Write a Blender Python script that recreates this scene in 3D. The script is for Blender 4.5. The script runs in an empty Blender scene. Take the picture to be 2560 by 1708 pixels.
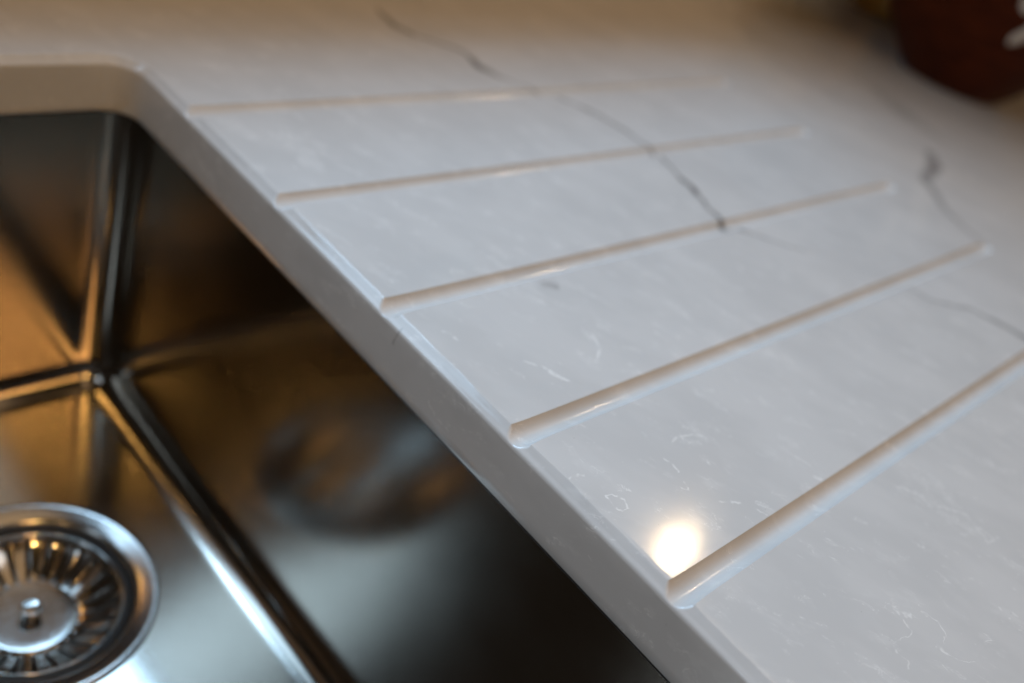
import bpy, bmesh, math, random
from mathutils import Matrix, Vector

# ---------------------------------------------------------------- units
U = 0.0142                      # one modelling unit in metres (countertop slab = 2 units thick)
scene = bpy.context.scene
COL = scene.collection

# ---------------------------------------------------------------- camera
CAM_POS = (-16.0398, -30.0970, 15.1726)
CAM_R = ((0.695695, -0.646850, 0.312399),      # right
         (-0.212188, -0.600535, -0.770931),    # down
         (0.686283, 0.470046, -0.555043))      # forward
cam_data = bpy.data.cameras.new('camera')
cam_data.sensor_width = 36.0
cam_data.lens = 34.36
cam_data.clip_start = 0.01
cam_data.clip_end = 50.0
cam_data.dof.use_dof = True
cam_data.dof.focus_distance = 23.4 * U
cam_data.dof.aperture_fstop = 4.2
cam = bpy.data.objects.new('camera', cam_data)
COL.objects.link(cam)
rx, ry, rz = (Vector(v) for v in CAM_R)
m = Matrix.Identity(4)
for i in range(3):
    m[i][0] = rx[i]; m[i][1] = -ry[i]; m[i][2] = -rz[i]; m[i][3] = CAM_POS[i] * U
cam.matrix_world = m
scene.camera = cam

# ---------------------------------------------------------------- world and exposure
world = bpy.data.worlds.new('World')
scene.world = world
world.use_nodes = True
bg = world.node_tree.nodes['Background']
bg.inputs['Color'].default_value = (0.60, 0.40, 0.23, 1)
bg.inputs['Strength'].default_value = 0.05
scene.view_settings.view_transform = 'Standard'
scene.view_settings.look = 'None'
scene.view_settings.exposure = 0.0
scene.view_settings.gamma = 1.0
scene.cycles.use_denoising = True
scene.cycles.max_bounces = 7
scene.cycles.glossy_bounces = 6
scene.cycles.diffuse_bounces = 2
scene.cycles.use_adaptive_sampling = True
scene.cycles.adaptive_threshold = 0.02
scene.cycles.blur_glossy = 0.3
scene.cycles.sample_clamp_indirect = 6.0

# ---------------------------------------------------------------- lamps
def lamp(name, pos, target, power, color, size, size_y=None, spread=180):
    d = bpy.data.lights.new(name, 'AREA')
    d.shape = 'RECTANGLE' if size_y else 'DISK'
    d.size = size * U
    if size_y: d.size_y = size_y * U
    d.energy = power
    d.color = color
    d.spread = math.radians(spread)
    o = bpy.data.objects.new(name, d)
    COL.objects.link(o)
    o.location = Vector(pos) * U
    o.rotation_euler = (Vector(target) - Vector(pos)).to_track_quat('-Z', 'Y').to_euler()
    return o
# daylight from the kitchen window to the left behind the sink and an added cool fill above it
lamp('window_light', (-22, 25, 51), (-22, -20, 45), 7.2, (0.50, 0.75, 1.0), 70, 36)
lamp('cool_fill', (15, 60, 104), (8, -18, 0), 16.0, (0.42, 0.70, 1.0), 60, 36)  # added cool fill for the stone, placed out of the steel's reflections
# warm glow of the lit ceiling, and the downlights in it
lamp('ceiling_light', (45, -42, 106), (45, -42, 0), 4.8, (1.0, 0.66, 0.36), 130, 100)
lamp('downlight', (107.0, 7.8, 93.4), (10, -15, 0), 1.35, (1.0, 0.74, 0.45), 3.0)
lamp('fill_light', (30, -68, 62), (14, -32, 0), 0.9, (0.97, 0.98, 1.0), 26, 26)  # added neutral fill from the front right, brightens the near stone
lamp('downlight', (-50, -110, 106), (0, -10, -8), 3.6, (1.0, 0.60, 0.17), 5.6)
lamp('downlight', (-94, -77, 104), (0, -10, -8), 1.2, (1.0, 0.60, 0.22), 2.0)
lamp('fill_light', (-128, -18, 88), (-4, -10, -6), 2.0, (0.66, 0.83, 1.0), 16, 40)  # added bluish fill from the left for the slab's sink-side face
lamp('pendant_shade', (-43, -126, 94), (-3, -12, -4), 4.2, (1.0, 0.51, 0.18), 22, 36)

VEINS = [   # kind, points, half widths, strengths
    ('g', [(13.91, 4.51, 0.0), (13.56, 2.65, 0.0), (14.4, 1.46, 0.0), (15.69, 0.07, 0.0), (15.39, -1.28, 0.0), (15.66, -2.24, -0.0), (16.52, -3.23, 0.0), (17.67, -4.35, 0.0), (18.43, -5.6, 0.0), (18.93, -7.45, 0.0), (19.04, -9.2, -0.0), (18.84, -9.84, -0.0), (18.34, -11.07, 0.0), (18.09, -12.29, 0.0), (17.47, -13.54, 0.0), (17.16, -14.58, 0.0), (17.91, -15.55, 0.0), (19.5, -17.16, 0.0)],
     [0.1, 0.24, 0.13, 0.12, 0.25, 0.14, 0.1, 0.12, 0.15, 0.14, 0.13, 0.11, 0.12, 0.2, 0.11, 0.17, 0.1, 0.09], [0.45, 0.8, 0.6, 0.65, 0.9, 0.6, 0.4, 0.5, 0.6, 0.6, 0.6, 0.6, 0.7, 0.95, 0.7, 0.95, 0.5, 0.35]),
    ('g', [(41.08, -12.79, 0.0), (39.49, -13.94, 0.0), (36.19, -14.84, -0.0), (33.73, -17.2, 0.0), (33.07, -18.25, 0.0), (32.35, -20.0, 0.0)],
     [0.28, 0.4, 0.32, 0.22, 0.2, 0.2], [0.5, 0.7, 0.5, 0.4, 0.35, 0.25]),
    ('g', [(22.45, -20.63, 0.0), (22.77, -21.62, 0.0), (24.32, -22.61, 0.0), (24.7, -23.56, 0.0), (25.13, -24.85, 0.0), (25.7, -26.06, -0.0)],
     [0.1, 0.12, 0.13, 0.16, 0.18, 0.15], [0.25, 0.45, 0.5, 0.55, 0.55, 0.4]),
    ('g', [(5.81, -15.27, 0.0), (6.1, -15.45, 0.0), (6.25, -15.58, 0.0)],
     [0.1, 0.15, 0.17], [0.15, 0.3, 0.33]),
    ('g', [(47.49, -5.34, 0.0), (45.74, -8.72, 0.0), (44.69, -11.7, 0.0)],
     [0.6, 0.8, 0.6], [0.15, 0.3, 0.15]),
    ('g', [(0.0, -15.61, -0.23), (0.0, -15.53, -0.65)],
     [0.03, 0.04], [0.3, 0.35]),
    ('w', [(0.86, -22.73, 0.0), (0.74, -23.13, 0.0), (0.85, -23.29, 0.0), (1.09, -23.3, 0.0)],
     [0.03, 0.03, 0.03, 0.03], [1, 1, 1, 1]),
    ('w', [(0.86, -22.73, 0.0), (1.05, -22.78, 0.0), (1.21, -23.05, 0.0), (1.09, -23.3, 0.0)],
     [0.03, 0.03, 0.03, 0.03], [0.92, 0.92, 0.92, 0.92]),
    ('w', [(0.39, -21.89, 0.0), (0.68, -21.91, 0.0), (0.82, -22.02, 0.0)],
     [0.034, 0.034, 0.034], [0.69, 0.69, 0.69]),
    ('w', [(3.44, -22.55, 0.0), (3.51, -22.84, 0.0), (3.46, -23.07, 0.0)],
     [0.027, 0.027, 0.027], [0.92, 0.92, 0.92]),
    ('w', [(3.29, -23.4, 0.0), (3.2, -23.64, 0.0), (3.04, -23.48, 0.0)],
     [0.027, 0.027, 0.027], [0.92, 0.92, 0.92]),
    ('w', [(3.68, -24.31, 0.0), (4.24, -24.64, 0.0)],
     [0.03, 0.03], [0.8, 0.8]),
    ('w', [(4.45, -24.92, -0.0), (4.59, -25.25, 0.0)],
     [0.027, 0.027], [0.69, 0.69]),
    ('w', [(4.14, -22.26, 0.0), (4.53, -22.15, 0.0), (4.99, -22.26, 0.0), (5.33, -22.47, 0.0)],
     [0.027, 0.027, 0.027, 0.027], [0.69, 0.69, 0.69, 0.69]),
    ('w', [(2.8, -18.41, -0.0), (2.89, -18.85, 0.0), (3.18, -19.27, 0.0)],
     [0.03, 0.03, 0.03], [1, 1, 1]),
    ('w', [(5.22, -28.8, 0.0), (5.13, -29.07, 0.0), (4.95, -29.49, -0.0), (4.07, -29.39, 0.0), (3.94, -29.59, 0.0), (4.03, -29.84, 0.0), (3.79, -29.98, 0.0)],
     [0.022, 0.022, 0.022, 0.022, 0.022, 0.022, 0.022], [0.69, 0.69, 0.69, 0.69, 0.69, 0.69, 0.69]),
    ('w', [(5.86, -29.29, 0.0), (5.99, -29.72, 0.0), (5.79, -30.03, 0.0), (5.43, -30.13, 0.0), (5.2, -30.02, 0.0), (5.21, -30.32, 0.0), (5.35, -30.61, 0.0), (5.73, -30.88, 0.0)],
     [0.019, 0.019, 0.019, 0.019, 0.019, 0.019, 0.019, 0.019], [0.8, 0.8, 0.8, 0.8, 0.8, 0.8, 0.8, 0.8]),
    ('w', [(5.22, -28.83, 0.0), (5.2, -29.03, 0.0), (5.45, -29.21, 0.0)],
     [0.068, 0.068, 0.068], [0.8, 0.8, 0.8]),
    ('w', [(5.19, -30.06, -0.0), (5.24, -30.36, 0.0)],
     [0.047, 0.047], [0.8, 0.8]),
    ('w', [(9.92, -26.67, 0.0), (10.21, -27.26, 0.0)],
     [0.068, 0.068], [0.4, 0.4]),
    ('w', [(10.36, -27.69, 0.0), (10.96, -28.34, 0.0), (10.48, -29.23, 0.0), (11.04, -29.34, 0.0)],
     [0.068, 0.068, 0.068, 0.068], [0.4, 0.4, 0.4, 0.4]),
    ('w', [(7.54, -24.21, 0.0), (7.68, -24.73, 0.0)],
     [0.041, 0.041], [0.57, 0.57]),
    ('w', [(1.01, -16.2, 0.0), (1.13, -16.34, 0.0), (1.18, -16.65, 0.0)],
     [0.041, 0.041, 0.041], [0.69, 0.69, 0.69]),
    ('w', [(2.47, -18.07, 0.0), (2.82, -18.44, 0.0), (3.17, -19.25, 0.0)],
     [0.038, 0.038, 0.038], [0.92, 0.92, 0.92]),
    ('w', [(5.55, -17.9, 0.0), (5.27, -18.49, 0.0), (4.62, -18.91, 0.0)],
     [0.038, 0.038, 0.038], [0.92, 0.92, 0.92]),
    ('w', [(7.36, -25.07, 0.0), (7.52, -25.24, -0.0)],
     [0.047, 0.047], [0.92, 0.92]),
    ('w', [(0.0, -17.3, -1.26), (0.0, -17.72, -1.46), (0.0, -18.32, -1.5)],
     [0.03, 0.03, 0.03], [0.55, 0.55, 0.55]),
    ('w', [(0.0, -18.86, -0.96), (0.0, -19.39, -0.84)],
     [0.02, 0.02], [0.4, 0.4]),
    ('w', [(0.0, -20.66, -1.53), (0.0, -21.02, -1.54)],
     [0.018, 0.018], [0.4, 0.4]),
    ('w', [(0.0, -23.42, -0.98), (0.0, -23.57, -1.01)],
     [0.02, 0.02], [0.5, 0.5]),
    ('w', [(0.0, -17.18, -0.94), (0.0, -17.33, -1.07)],
     [0.015, 0.015], [0.3, 0.3]),
    ('w', [(0.0, -24.89, -1.14), (0.0, -25.24, -1.04)],
     [0.012, 0.012], [0.4, 0.4]),
]

# ---------------------------------------------------------------- helpers
def tag(o, label=None, cat=None, kind=None, group=None):
    if label: o['label'] = label
    if cat: o['category'] = cat
    if kind: o['kind'] = kind
    if group: o['group'] = group
    return o

def mesh_obj(name, verts, faces, mat, parent=None, smooth=True, origin=(0, 0, 0)):
    me = bpy.data.meshes.new(name)
    o0 = Vector(origin)
    me.from_pydata([(Vector(v) - o0) * U for v in verts], [], faces)
    bm = bmesh.new(); bm.from_mesh(me)
    bmesh.ops.remove_doubles(bm, verts=bm.verts, dist=1e-7)
    bmesh.ops.dissolve_degenerate(bm, edges=bm.edges, dist=1e-8)
    bm.to_mesh(me); bm.free()
    if smooth:
        for p in me.polygons: p.use_smooth = True
    me.materials.append(mat)
    o = bpy.data.objects.new(name, me)
    COL.objects.link(o)
    if parent is None:
        o.location = o0 * U
    else:
        o.parent = parent
        o.location = o0 * U - parent.location
    return o

def empty(name, pos):
    o = bpy.data.objects.new(name, None)
    COL.objects.link(o)
    o.location = Vector(pos) * U
    o.empty_display_size = 0.02
    return o

def lathe(prof, n, center, close=False):
    """profile [(r, z)] turned round the vertical axis at center"""
    V = []; F = []
    cx, cy = center
    for r, z in prof:
        for k in range(n):
            a = 2 * math.pi * k / n
            V.append((cx + r * math.cos(a), cy + r * math.sin(a), z))
    for i in range(len(prof) - 1):
        for k in range(n):
            k2 = (k + 1) % n
            F.append((i * n + k, i * n + k2, (i + 1) * n + k2, (i + 1) * n + k))
    if close:
        F.append(tuple((len(prof) - 1) * n + k for k in range(n)))
    return V, F

class N:
    """tiny node-tree writer"""
    def __init__(self, name):
        self.mat = bpy.data.materials.new(name)
        self.mat.use_nodes = True
        self.t = self.mat.node_tree
        self.bsdf = self.t.nodes['Principled BSDF']
    def node(self, kind, **kw):
        n = self.t.nodes.new(kind)
        for k, v in kw.items(): setattr(n, k, v)
        return n
    def put(self, sock, v):
        if hasattr(v, 'is_output') or isinstance(v, bpy.types.NodeSocket): self.t.links.new(v, sock)
        else: sock.default_value = v
    def math(self, op, a, b=None, c=None, clamp=False):
        n = self.node('ShaderNodeMath', operation=op, use_clamp=clamp)
        self.put(n.inputs[0], a)
        if b is not None: self.put(n.inputs[1], b)
        if c is not None: self.put(n.inputs[2], c)
        return n.outputs[0]
    def vec(self, op, a, b=None, scale=None):
        n = self.node('ShaderNodeVectorMath', operation=op)
        self.put(n.inputs[0], a)
        if b is not None: self.put(n.inputs[1], b)
        if scale is not None: self.put(n.inputs['Scale'], scale)
        return n.outputs['Value'] if op in ('DOT_PRODUCT', 'LENGTH', 'DISTANCE') else n.outputs['Vector']
    def smooth(self, v, a, b, lo=0.0, hi=1.0):
        n = self.node('ShaderNodeMapRange', interpolation_type='SMOOTHSTEP')
        self.put(n.inputs['Value'], v)
        n.inputs['From Min'].default_value = a; n.inputs['From Max'].default_value = b
        n.inputs['To Min'].default_value = lo; n.inputs['To Max'].default_value = hi
        return n.outputs['Result']
    def noise(self, vec, scale, detail=3.0, rough=0.55, dist=0.0, out='Fac'):
        n = self.node('ShaderNodeTexNoise')
        self.put(n.inputs['Vector'], vec)
        n.inputs['Scale'].default_value = scale
        n.inputs['Detail'].default_value = detail
        n.inputs['Roughness'].default_value = rough
        n.inputs['Distortion'].default_value = dist
        return n.outputs[out]
    def mix(self, f, a, b):
        n = self.node('ShaderNodeMix', data_type='RGBA')
        self.put(n.inputs[0], f); self.put(n.inputs[6], a); self.put(n.inputs[7], b)
        return n.outputs[2]
    def coords(self):
        tc = self.node('ShaderNodeTexCoord')
        return tc.outputs['Object']
    def bump(self, h, strength, dist):
        n = self.node('ShaderNodeBump')
        n.inputs['Strength'].default_value = strength
        n.inputs['Distance'].default_value = dist
        self.put(n.inputs['Height'], h)
        self.t.links.new(n.outputs['Normal'], self.bsdf.inputs['Normal'])
    def set(self, **kw):
        for k, v in kw.items():
            self.put(self.bsdf.inputs[k.replace('_', ' ')], v)

# ---------------------------------------------------------------- materials
def quartz_material():
    n = N('white_quartz')
    geo = n.node('ShaderNodeNewGeometry')
    p = n.vec('SCALE', geo.outputs['Position'], scale=1.0 / U)          # modelling units
    # warped coordinates, so that the veins are uneven
    wc = n.noise(p, 0.9, 2.0, 0.6, out='Color')
    warp = n.vec('SCALE', n.vec('SUBTRACT', wc, (0.5, 0.5, 0.5)), scale=0.55)
    pg = n.vec('ADD', p, warp)
    wc2 = n.noise(p, 6.0, 1.0, 0.6, out='Color')
    warp2 = n.vec('SCALE', n.vec('SUBTRACT', wc2, (0.5, 0.5, 0.5)), scale=0.16)
    pw = n.vec('ADD', p, warp2)

    def vein(pp, pts, hw, st):
        """one vein: its course, width and strength run along its chord through a colour ramp"""
        pts = [Vector(q) for q in pts]
        e = pts[-1] - pts[0]
        face = all(abs(q.x) < 1e-3 for q in pts)
        L = e.length; e = e / L
        u = Vector((0, -e.z, e.y)) if face else Vector((-e.y, e.x, 0))
        off = [(q - pts[0]).dot(u) for q in pts]
        pos = [(q - pts[0]).dot(e) / L for q in pts]
        for i in range(1, len(pos)): pos[i] = max(pos[i], pos[i - 1] + 0.01)
        lo = min(off); rg = max(max(off) - lo, 1e-3); wm = max(hw)
        s = n.math('MULTIPLY_ADD', n.vec('DOT_PRODUCT', pp, tuple(e)), 0.8 / (L * pos[-1]), 0.1 - 0.8 * pts[0].dot(e) / (L * pos[-1]), clamp=True)
        t = n.math('SUBTRACT', n.vec('DOT_PRODUCT', pp, tuple(u)), pts[0].dot(u) + lo)
        r = n.node('ShaderNodeValToRGB')
        cr = r.color_ramp
        cr.interpolation = 'LINEAR'
        stops = [(0.1 + 0.8 * ps / pos[-1], (o - lo) / rg, w / wm, k) for ps, o, w, k in zip(pos, off, hw, st)]
        cap = min(0.8 * wm / L, 0.09)
        stops = [(stops[0][0] - cap, stops[0][1], stops[0][2], 0.0)] + stops + [(stops[-1][0] + cap, stops[-1][1], stops[-1][2], 0.0)]
        while len(cr.elements) > 1: cr.elements.remove(cr.elements[-1])
        for i, (ps, o, w, k) in enumerate(stops):
            el = cr.elements[0] if i == 0 else cr.elements.new(ps)
            el.position = ps
            el.color = (o, w, k, 1)
        n.put(r.inputs['Fac'], s)
        sp = n.node('ShaderNodeSeparateColor'); n.put(sp.inputs[0], r.outputs['Color'])
        d = n.math('ABSOLUTE', n.math('MULTIPLY_ADD', sp.outputs[0], -rg, t))
        q = n.math('DIVIDE', d, n.math('MULTIPLY', sp.outputs[1], wm))
        return n.math('MULTIPLY', n.smooth(q, 0.25, 1.8, 1.0, 0.0), sp.outputs[2])
    grey = None; white = None
    for kind, pts, hw, st in VEINS:
        k = vein(pg if kind == 'g' else pw, pts, hw, st)
        if kind == 'g': grey = k if grey is None else n.math('MAXIMUM', grey, k)
        else: white = k if white is None else n.math('MAXIMUM', white, k)
    # breaks along the veins
    br = n.noise(p, 2.3, 1.0, 0.6)
    grey = n.math('MULTIPLY', grey, n.smooth(br, 0.30, 0.55, 0.7, 1.15))
    br2 = n.noise(p, 6.0, 0.0, 0.6)
    white = n.math('MULTIPLY', white, n.smooth(br2, 0.32, 0.55, 0.1, 1.0))
    # streaky clouds lying along the slab
    ca, sa = math.cos(math.radians(-68)), math.sin(math.radians(-68))
    cx = n.node('ShaderNodeCombineXYZ')
    n.put(cx.inputs[0], n.math('MULTIPLY', n.vec('DOT_PRODUCT', p, (ca, sa, 0.3)), 0.55))
    n.put(cx.inputs[1], n.vec('DOT_PRODUCT', p, (-sa, ca, 0.2)))
    n.put(cx.inputs[2], n.vec('DOT_PRODUCT', p, (0.1, 0.1, 1.0)))
    q = cx.outputs[0]
    cl = n.noise(q, 0.45, 3.0, 0.6)
    cl2 = n.noise(q, 1.5, 3.0, 0.66)
    base = n.mix(n.smooth(cl, 0.34, 0.68), (0.645, 0.642, 0.634, 1), (0.70, 0.695, 0.685, 1))
    base = n.mix(n.smooth(cl2, 0.54, 0.70, 0.0, 0.27), base, (0.83, 0.825, 0.81, 1))
    # crackle: contour lines of a noise, kept only in patches
    cn = n.noise(q, 2.1, 3.0, 0.62, 0.9)
    line = n.smooth(n.math('ABSOLUTE', n.math('SUBTRACT', cn, 0.5)), 0.0, 0.014, 1.0, 0.0)
    patch = n.smooth(cl2, 0.53, 0.64)
    fleck = n.math('MULTIPLY', n.math('MULTIPLY', line, patch), 0.85)
    # tiny white and dark specks
    vo = n.node('ShaderNodeTexVoronoi'); n.put(vo.inputs['Vector'], p); vo.inputs['Scale'].default_value = 3.2
    sp = n.math('MULTIPLY', n.smooth(vo.outputs['Distance'], 0.03, 0.085, 1.0, 0.0), n.smooth(br, 0.5, 0.6, 0.0, 0.5))
    vo2 = n.node('ShaderNodeTexVoronoi'); n.put(vo2.inputs['Vector'], n.vec('ADD', p, (7.3, 2.1, 0.4))); vo2.inputs['Scale'].default_value = 1.3
    dk = n.math('MULTIPLY', n.smooth(vo2.outputs['Distance'], 0.012, 0.03, 1.0, 0.0), 0.35)
    white = n.math('MAXIMUM', n.math('MAXIMUM', white, fleck), sp, clamp=True)
    col = n.mix(white, base, (0.90, 0.895, 0.88, 1))
    col = n.mix(n.math('MAXIMUM', grey, dk, clamp=True), col, (0.16, 0.155, 0.155, 1))
    n.set(Base_Color=col)
    rv = n.noise(p, 3.0, 1.0)
    n.set(Roughness=n.smooth(rv, 0.3, 0.7, 0.085, 0.11), IOR=1.50)
    fine = n.noise(p, 26.0, 1.0, 0.6)
    n.bump(fine, 0.05, 0.00015)
    return n.mat

def steel_material(name, color, r0, r1, brush=(1.0, 7.0, 14.0), bump=0.07):
    n = N(name)
    geo = n.node('ShaderNodeNewGeometry')
    p = n.vec('SCALE', geo.outputs['Position'], scale=1.0 / U)
    st = n.noise(n.vec('MULTIPLY', p, brush), 2.2, 4.0, 0.65)
    bl = n.noise(p, 0.35, 4.0, 0.6)
    col = n.mix(n.smooth(st, 0.3, 0.7), tuple(c * 0.94 for c in color) + (1,), tuple(color) + (1,))
    n.set(Base_Color=col, Metallic=1.0)
    n.set(Roughness=n.smooth(n.math('MULTIPLY_ADD', st, 0.4, n.math('MULTIPLY', bl, 0.6)), 0.35, 0.65, r0, r1))
    n.bump(st, bump, 0.0003)
    return n.mat

def plain(name, color, rough, metallic=0.0, var=0.12, scale=3.0, bump=0.0, **kw):
    n = N(name)
    geo = n.node('ShaderNodeNewGeometry')
    p = n.vec('SCALE', geo.outputs['Position'], scale=1.0 / U)
    f = n.noise(p, scale, 4.0, 0.6)
    c0 = tuple(c * (1 - var) for c in color) + (1,)
    c1 = tuple(min(1, c * (1 + var)) for c in color) + (1,)
    n.set(Base_Color=n.mix(n.smooth(f, 0.3, 0.7), c0, c1), Metallic=metallic)
    n.set(Roughness=n.smooth(f, 0.3, 0.7, rough * 0.9, rough * 1.1), **kw)
    if bump: n.bump(f, bump, 0.0005)
    return n.mat

def wood_material():
    n = N('dark_stained_wood')
    geo = n.node('ShaderNodeNewGeometry')
    p = n.vec('SCALE', geo.outputs['Position'], scale=1.0 / U)
    g = n.noise(n.vec('MULTIPLY', p, (0.5, 0.5, 3.0)), 0.9, 5.0, 0.6, 1.2)
    col = n.mix(n.smooth(g, 0.3, 0.7), (0.034, 0.005, 0.001, 1), (0.095, 0.018, 0.003, 1))
    n.set(Base_Color=col, Roughness=0.38)
    n.bsdf.inputs['Specular IOR Level'].default_value = 0.08
    n.bump(g, 0.15, 0.0006)
    return n.mat

QUARTZ = quartz_material()
STEEL = steel_material('brushed_steel', (0.40, 0.37, 0.33), 0.115, 0.155, bump=0.10)
POLISHED = steel_material('polished_steel', (0.42, 0.40, 0.375), 0.10, 0.15, brush=(2, 2, 2), bump=0.03)
SATIN = steel_material('satin_steel', (0.50, 0.49, 0.475), 0.18, 0.24, brush=(3, 3, 3), bump=0.05)
RUBBER = plain('black_rubber', (0.012, 0.011, 0.010), 0.5)
DARK = plain('dark_pipe', (0.015, 0.013, 0.011), 0.6)
WOOD = wood_material()
PAINT = plain('white_paint', (0.62, 0.58, 0.52), 0.5)
BRASS = plain('golden_brass', (0.55, 0.33, 0.10), 0.42, metallic=0.85, var=0.2, scale=0.5)

# ---------------------------------------------------------------- countertop with cut-out and draining grooves
T = 2.0                                     # slab thickness
HX0, HX1, HY0, HY1 = -38.0, 0.0, -33.0, 0.0  # cut-out
RC = 1.15                                   # cut-out corner radius
EB, EZ = 0.31, 0.33                         # rounded top arris
GL = 32.4                                   # groove length
GY = [-(3.858 + i * 5.454) for i in range(5)]
BX0, BX1, BY0, BY1 = -75.0, 190.0, -41.0, 10.0

def groove_halfwidth(x):
    w = 0.36 + 0.05 * math.exp(-max(x - 0.1, 0) / 0.35)
    e = GL - x
    if e < w: w = math.sqrt(max(w * w - (w - e) ** 2, 0.0)) if e > 0 else 0.0
    return w

def groove_depth(x):
    D = 0.235 - 0.035 * min(x / GL, 1)
    e = GL - x
    if e < 0.5: D *= math.sqrt(max(1 - (1 - max(e, 0) / 0.5) ** 2, 0))
    return D

VS = [-1, -.92, -.82, -.7, -.56, -.4, -.22, 0, .22, .4, .56, .7, .82, .92, 1]
path = []                                   # (x, y, nx, ny, groove index, v)
ys = []
y = HY0 + RC
right = []
for gi, gy in enumerate(GY):
    for v in VS: right.append((gy + v * 0.385, gi, v))
gap = HY0 + RC
while gap <= -RC + 1e-6:
    if all(abs(gap - gy) > 0.75 for gy in GY): right.append((gap, None, 0))
    gap += 0.35
right.append((-RC, None, 0))
right.sort(key=lambda t: t[0])
for yy, gi, v in right: path.append((HX1, yy, 1, 0, gi, v))
def corner(cx, cy, a0):
    for k in range(1, 16):
        a = math.radians(a0 + 90 * k / 16)
        path.append((cx + RC * math.cos(a), cy + RC * math.sin(a), math.cos(a), math.sin(a), None, 0))
def straight(x0, y0, x1, y1, nx, ny, n):
    for k in range(n + 1):
        t = k / n
        path.append((x0 + (x1 - x0) * t, y0 + (y1 - y0) * t, nx, ny, None, 0))
corner(HX1 - RC, HY1 - RC, 0)
straight(HX1 - RC, HY1, HX0 + RC, HY1, 0, 1, 30)
corner(HX0 + RC, HY1 - RC, 90)
straight(HX0, HY1 - RC, HX0, HY0 + RC, -1, 0, 20)
corner(HX0 + RC, HY0 + RC, 180)
straight(HX0 + RC, HY0, HX1 - RC, HY0, 0, -1, 20)
corner(HX1 - RC, HY0 + RC, 270)

prof = [(0.10, -T), (0.03, -T + 0.02), (0.0, -T + 0.07)]
prof += [(0.0, -T + 0.07 + (T - 0.07 - EZ) * k / 5) for k in range(1, 6)]
row_arc = len(prof) - 1
# eased lower shoulder, then a nearly flat chamfer up to the crisp upper arris
prof += [(0.005, -0.290), (0.018, -0.250), (0.040, -0.217), (0.072, -0.190), (0.115, -0.166), (0.155, -0.132), (0.20, -0.090), (0.245, -0.048), (0.28, -0.016), (0.295, -0.005), (EB, 0.0)]
x = EB
step = 0.10
while x + step < GL - 0.5:
    x += step; prof.append((x, 0.0)); step = min(step * 1.35, 0.7)
for k in range(8, -1, -1):
    prof.append((GL - 0.45 * (1 - math.cos(math.radians(90 * k / 8))) , 0.0))
row_gend = len(prof) - 1
for dd in (34, 37, 42, 50, 62, 80, 110, 150, 200): prof.append((dd, 0.0))
prof.append((200.0, -T))

V = []
for (d, z) in prof:
    for (px, py, nx, ny, gi, v) in path:
        jd = 0.0
        if 0.2 < d < 0.45: jd = 0.010 * math.sin(py * 3.1 + px) + 0.008 * math.sin(py * 7.7 + 1.3) + 0.012 * max(0, math.sin(py * 1.37 + 0.4)) ** 6
        X, Y, Z = px + nx * (d + jd), py + ny * (d + jd), z
        if gi is not None:
            if d <= GL + 1e-6:
                hw = groove_halfwidth(d)
                Y = GY[gi] + v * hw
                if z > -EZ - 1e-6:
                    zg = -groove_depth(d) * (1 - v * v)
                    # deeper of the two, blended
                    Z = min(z, zg)
            else:
                Y = GY[gi] + v * 0.385 * min(1, (d - GL) / 1.5)
        X = min(max(X, BX0), BX1); Y = min(max(Y, BY0), BY1)
        V.append((X, Y, Z))
M = len(path)
F_slab = []; F_groove = {k: [] for k in range(5)}
for r in range(len(prof) - 1):
    for k in range(M):
        k2 = (k + 1) % M
        f = (r * M + k, r * M + k2, (r + 1) * M + k2, (r + 1) * M + k)
        g0, g1 = path[k][4], path[k2][4]
        if g0 is not None and g0 == g1 and row_arc <= r < row_gend: F_groove[g0].append(f)
        else: F_slab.append(f)

def compact(V, F):
    used = sorted({i for f in F for i in f}); mp = {i: j for j, i in enumerate(used)}
    return [V[i] for i in used], [tuple(mp[i] for i in f) for f in F]

counter = empty('countertop', (0, 0, -T))
tag(counter, 'white veined quartz countertop with draining grooves cut beside the sink', 'countertop')
v_, f_ = compact(V, F_slab)
slab = mesh_obj('slab', v_, f_, QUARTZ, counter)
for g in range(5):
    v_, f_ = compact(V, F_groove[g])
    mesh_obj('drain_groove', v_, f_, QUARTZ, counter)

# ---------------------------------------------------------------- unseen wall added behind the countertop to shade its rear, open above the sill
WALL = plain('warm_plaster', (0.45, 0.34, 0.23), 0.6)
WY0, WY1, WH, WT, WX = 10.02, 12.2, 21.0, 112.0, 34.0      # sill height, full height, right jamb of the window opening
outline = [(BX0, -T), (BX1, -T), (BX1, WT), (WX, WT), (WX, WH), (BX0, WH)]
wv = [(x, y, z) for y in (WY0, WY1) for (x, z) in outline]
wf = [(0, 1, 4, 5), (1, 2, 3, 4), (6, 11, 10, 7), (7, 10, 9, 8)] + [(k, k + 6, (k + 1) % 6 + 6, (k + 1) % 6) for k in range(6)]
tag(mesh_obj('wall', wv, wf, WALL, smooth=False), 'plain unseen wall with a window opening, added to shade the countertop', 'wall', kind='structure')

# ---------------------------------------------------------------- sink bowl
FZ = -14.5                                 # bowl floor
SX0, SX1, SY0, SY1 = HX0 - 0.08, HX1 + 0.08, HY0 - 0.08, HY1 + 0.08
SR, FR = 1.12, 1.05                          # vertical corner and floor radii
DC = (-6.57, -9.42)                         # drain centre
sink = empty('kitchen_sink', (-19, -16.5, FZ - 2.4))
tag(sink, 'undermount brushed stainless steel sink below the white quartz edge', 'sink')

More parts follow.
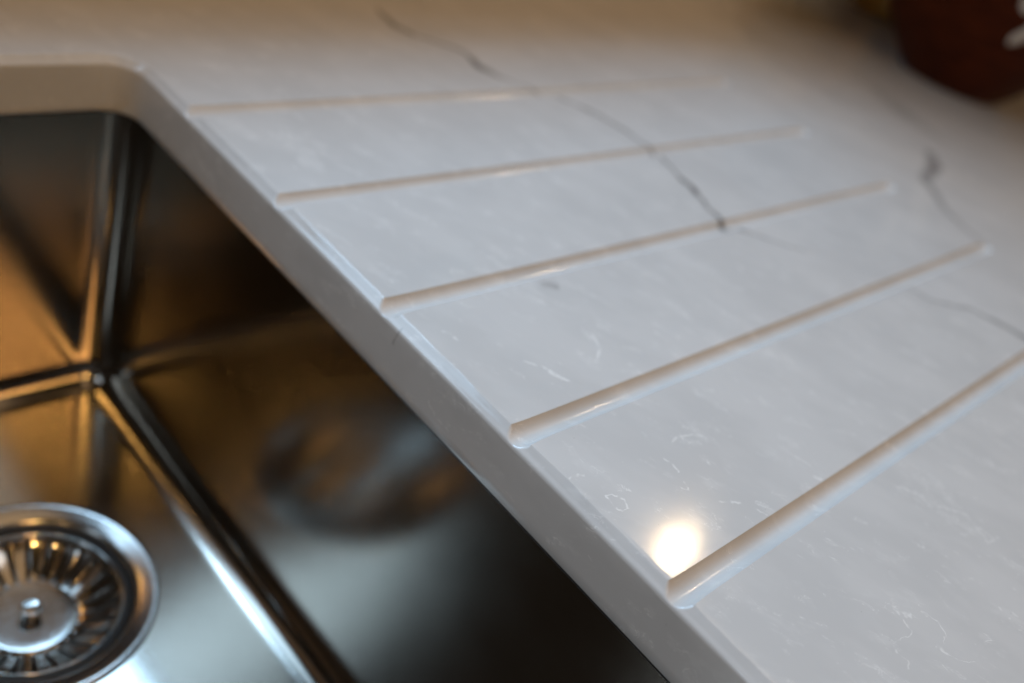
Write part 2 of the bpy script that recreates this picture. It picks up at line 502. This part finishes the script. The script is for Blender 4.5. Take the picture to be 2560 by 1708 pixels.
def round_rect(inset, nc=12, ns=24):
    pts = []
    r = SR - inset
    x0, x1, y0, y1 = SX0 + SR, SX1 - SR, SY0 + SR, SY1 - SR
    for (cx, cy, a0, nxt) in ((x1, y1, 0, (x0, y1)), (x0, y1, 90, (x0, y0)), (x0, y0, 180, (x1, y0)), (x1, y0, 270, (x1, y1))):
        for k in range(nc + 1):
            a = math.radians(a0 + 90 * k / nc)
            pts.append((cx + r * math.cos(a), cy + r * math.sin(a)))
        ae = math.radians(a0 + 90)
        sx, sy = pts[-1]; ex, ey = nxt[0] + r * math.cos(ae), nxt[1] + r * math.sin(ae)
        for t in [0.008] + [k / ns for k in range(1, ns)] + [0.992]:
            pts.append((sx + (ex - sx) * t, sy + (ey - sy) * t))
    return pts
V = []; F = []; rings = []
def add_ring(pts, z):
    rings.append(len(V))
    for q in pts: V.append((q[0], q[1], z if not callable(z) else z(q)))
zt = -T - 0.012
add_ring([(a + (1.4 if a > SX1 - SR else -1.4 if a < SX0 + SR else 0), b + (1.4 if b > SY1 - SR else -1.4 if b < SY0 + SR else 0)) for a, b in round_rect(0)], zt)
add_ring(round_rect(0), zt)
add_ring(round_rect(0), zt - 0.02)
nz = 8
for t in [k / nz for k in range(1, nz)] + [0.993, 1.0]: add_ring(round_rect(0), zt - 0.02 + (FZ + FR - (zt - 0.02)) * t)
for k in range(1, 11):
    a = math.radians(9 * k); add_ring(round_rect(FR * (1 - math.cos(a))), FZ + FR * (1 - math.sin(a)))
last = round_rect(FR)
nP = len(last)
rd = 3.82
circ = []
for q in last:
    a = math.atan2(q[1] - DC[1], q[0] - DC[0]); circ.append((DC[0] + rd * math.cos(a), DC[1] + rd * math.sin(a)))
for t in [0.005] + [k / 12 for k in range(1, 12)] + [0.995, 1.0]:
    add_ring([(p[0] + (c[0] - p[0]) * t, p[1] + (c[1] - p[1]) * t) for p, c in zip(last, circ)], FZ - 0.06 * t)
add_ring([(DC[0] + (c[0] - DC[0]) * 0.985, DC[1] + (c[1] - DC[1]) * 0.985) for c in circ], FZ - 0.10)
add_ring([(DC[0] + (c[0] - DC[0]) * 0.975, DC[1] + (c[1] - DC[1]) * 0.975) for c in circ], FZ - 0.3)
for i in range(len(rings) - 1):
    for k in range(nP):
        k2 = (k + 1) % nP
        F.append((rings[i] + k, rings[i + 1] + k, rings[i + 1] + k2, rings[i] + k2))
mesh_obj('bowl', V, F, STEEL, sink)

# thin silicone joint between the stone and the steel
V = []; F = []; loops = []
for ins, z in ((-0.16, -T + 0.03), (-0.03, -T + 0.005), (0.03, -T - 0.035), (0.012, -T - 0.075), (-0.05, -T - 0.09)):
    loops.append(len(V))
    for q in round_rect(ins): V.append((q[0], q[1], z))
for i in range(len(loops) - 1):
    for k in range(nP): F.append((loops[i] + k, loops[i + 1] + k, loops[i + 1] + (k + 1) % nP, loops[i] + (k + 1) % nP))
mesh_obj('sealant_joint', V, F, plain('grey_sealant', (0.035, 0.034, 0.033), 0.35), sink)

FL = FZ - 0.06
pr = [(4.02, FL - 0.01), (4.05, FL + 0.04), (4.04, FL + 0.09), (3.98, FL + 0.125), (3.88, FL + 0.125), (3.80, FL + 0.10),
      (3.62, FL + 0.045), (3.45, FL - 0.01), (3.34, FL - 0.06), (3.26, FL - 0.14), (3.20, FL - 0.26), (3.16, FL - 0.42), (3.15, FL - 0.75)]
V, F = lathe(pr, 96, DC)
mesh_obj('drain_flange', V, F, SATIN, sink)
V, F = lathe([(3.14, FL - 0.5), (3.12, FL - 1.9), (2.6, FL - 2.2), (0.4, FL - 2.25)], 64, DC, close=True)
mesh_obj('drain_cup', V, F, DARK, sink)

# ---------------------------------------------------------------- strainer basket in the drain
strainer = empty('sink_strainer', (DC[0], DC[1], FL - 1.5))
tag(strainer, 'round slotted steel basket strainer with centre knob sitting in the sink drain', 'strainer')
V, F = lathe([(3.13, FL - 0.50), (3.15, FL - 0.36), (3.12, FL - 0.25), (3.04, FL - 0.22), (2.96, FL - 0.25), (2.93, FL - 0.36), (2.95, FL - 0.5)], 96, DC)
mesh_obj('gasket', V, F, RUBBER, strainer)
NS = 26; SUB = 9
bp = [(2.92, FL - 0.36), (2.91, FL - 0.27), (2.88, FL - 0.23), (2.84, FL - 0.24), (2.80, FL - 0.30), (2.73, FL - 0.40), (2.52, FL - 0.57),
      (2.30, FL - 0.73), (2.08, FL - 0.88), (1.87, FL - 1.01), (1.68, FL - 1.11), (1.56, FL - 1.16), (1.48, FL - 1.18), (1.40, FL - 1.185)]
S0, S1 = 5, 11                               # slotted rows
V, F = lathe(bp, NS * SUB, DC)
keep = []
for i in range(len(bp) - 1):
    for k in range(NS * SUB):
        if S0 <= i < S1 and (k % SUB) in (0, 1): continue
        keep.append(F[i * NS * SUB + k])
basket = mesh_obj('basket', V, keep, POLISHED, strainer)
sm = basket.modifiers.new('thickness', 'SOLIDIFY'); sm.thickness = 0.05 * U; sm.offset = -1
hub = [(1.50, FL - 1.21), (1.49, FL - 1.15), (1.45, FL - 1.13), (1.36, FL - 1.125), (1.0, FL - 1.127), (0.5, FL - 1.13)]
V, F = lathe(hub, 64, DC, close=True)
mesh_obj('hub_plate', V, F, POLISHED, strainer)
kz = FL - 1.13
knob = [(0.26, kz - 0.01), (0.20, kz + 0.05), (0.17, kz + 0.16), (0.18, kz + 0.26), (0.30, kz + 0.32), (0.355, kz + 0.36), (0.365, kz + 0.43), (0.34, kz + 0.47), (0.28, kz + 0.475), (0.22, kz + 0.455), (0.10, kz + 0.45)]
V, F = lathe(knob, 48, DC, close=True)
mesh_obj('knob', V, F, POLISHED, strainer)

# ---------------------------------------------------------------- dark bowl and brass jar at the far end
BC = (60.0, -5.45)
bowl = empty('serving_bowl', (BC[0], BC[1], 0))
tag(bowl, 'dark red-brown flared bowl standing on the far end of the countertop', 'bowl')
def br(z): return 3.85 + 0.82 * z
H = 11.0
bprof = [(3.5, 0.004), (3.76, 0.03), (3.86, 0.14)] + [(br(z) + 0.05 * math.sin(z * 0.5), z + 0.06) for z in (0.5, 1, 2, 3, 4, 5, 6, 7, 8, 9, 10, H)]
bprof += [(br(H) + 0.05, H + 0.25), (br(H) - 0.25, H + 0.36), (br(H) - 0.5, H + 0.2)]
bprof += [(br(z) - 0.7, z + 0.25) for z in (10, 8, 6, 4, 2, 0.9)] + [(2.0, 0.75), (0.5, 0.7)]
V, F = lathe(bprof, 96, BC, close=True)
mesh_obj('body', V, F, WOOD, bowl)

def stroke(pts, w):
    """raised painted stroke on the bowl wall: pts = (angle in degrees, height)"""
    P = []
    n = 14
    for k in range(n + 1):
        t = k / n * (len(pts) - 1); i = min(int(t), len(pts) - 2); f = t - i
        P.append((math.radians(pts[i][0] + (pts[i + 1][0] - pts[i][0]) * f), pts[i][1] + (pts[i + 1][1] - pts[i][1]) * f))
    V = []; F = []
    for k, (a, z) in enumerate(P):
        q = 0.5 - abs(k / n - 0.5)
        ww = w * min(1, math.sqrt(max(q * 4.0, 0.0)) + 0.05)
        p0 = P[max(k - 1, 0)]; p1 = P[min(k + 1, n)]
        ta = (p1[0] - p0[0]) * br(z); tz = (p1[1] - p0[1]) * 1.28; L = math.hypot(ta, tz) or 1
        na, nzz = -tz / L, ta / L
        for s, h in ((-1, 0.0), (-0.8, 0.06), (0, 0.08), (0.8, 0.06), (1, 0.0)):
            aa = a + na * s * ww / br(z); zz = z + nzz * s * ww / 1.28
            rr = br(zz - 0.06) + 0.05 * math.sin((zz - 0.06) * 0.5) + 0.015 + h
            V.append((BC[0] + rr * math.cos(aa), BC[1] + rr * math.sin(aa), zz - h * 0.6))
    for k in range(n):
        for j in range(4): F.append((k * 5 + j, (k + 1) * 5 + j, (k + 1) * 5 + j + 1, k * 5 + j + 1))
    return mesh_obj('painted_stroke', V, F, PAINT, bowl)
stroke([(-147.6, 5.0), (-145.6, 5.8), (-143.0, 6.9), (-142, 8.0)], 0.42)
stroke([(-151.2, 7.2), (-152.6, 7.9), (-153.5, 8.9), (-153, 9.9)], 0.45)

jar = empty('brass_jar', (70.0, 5.6, 0))
tag(jar, 'blurred golden brass jar behind the dark bowl', 'jar')
jp = [(2.6, 0.004), (2.95, 0.05), (3.1, 0.3), (3.2, 1.0), (3.3, 3.0), (3.3, 8.0), (2.9, 9.2), (2.2, 9.9), (2.1, 10.6)]
V, F = lathe(jp, 64, (70.0, 5.6))
mesh_obj('body', V, F, BRASS, jar)
V, F = lathe([(2.3, 10.4), (2.45, 10.5), (2.45, 11.6), (2.3, 11.8), (0.5, 11.85)], 64, (70.0, 5.6), close=True)
mesh_obj('lid', V, F, WOOD, jar)
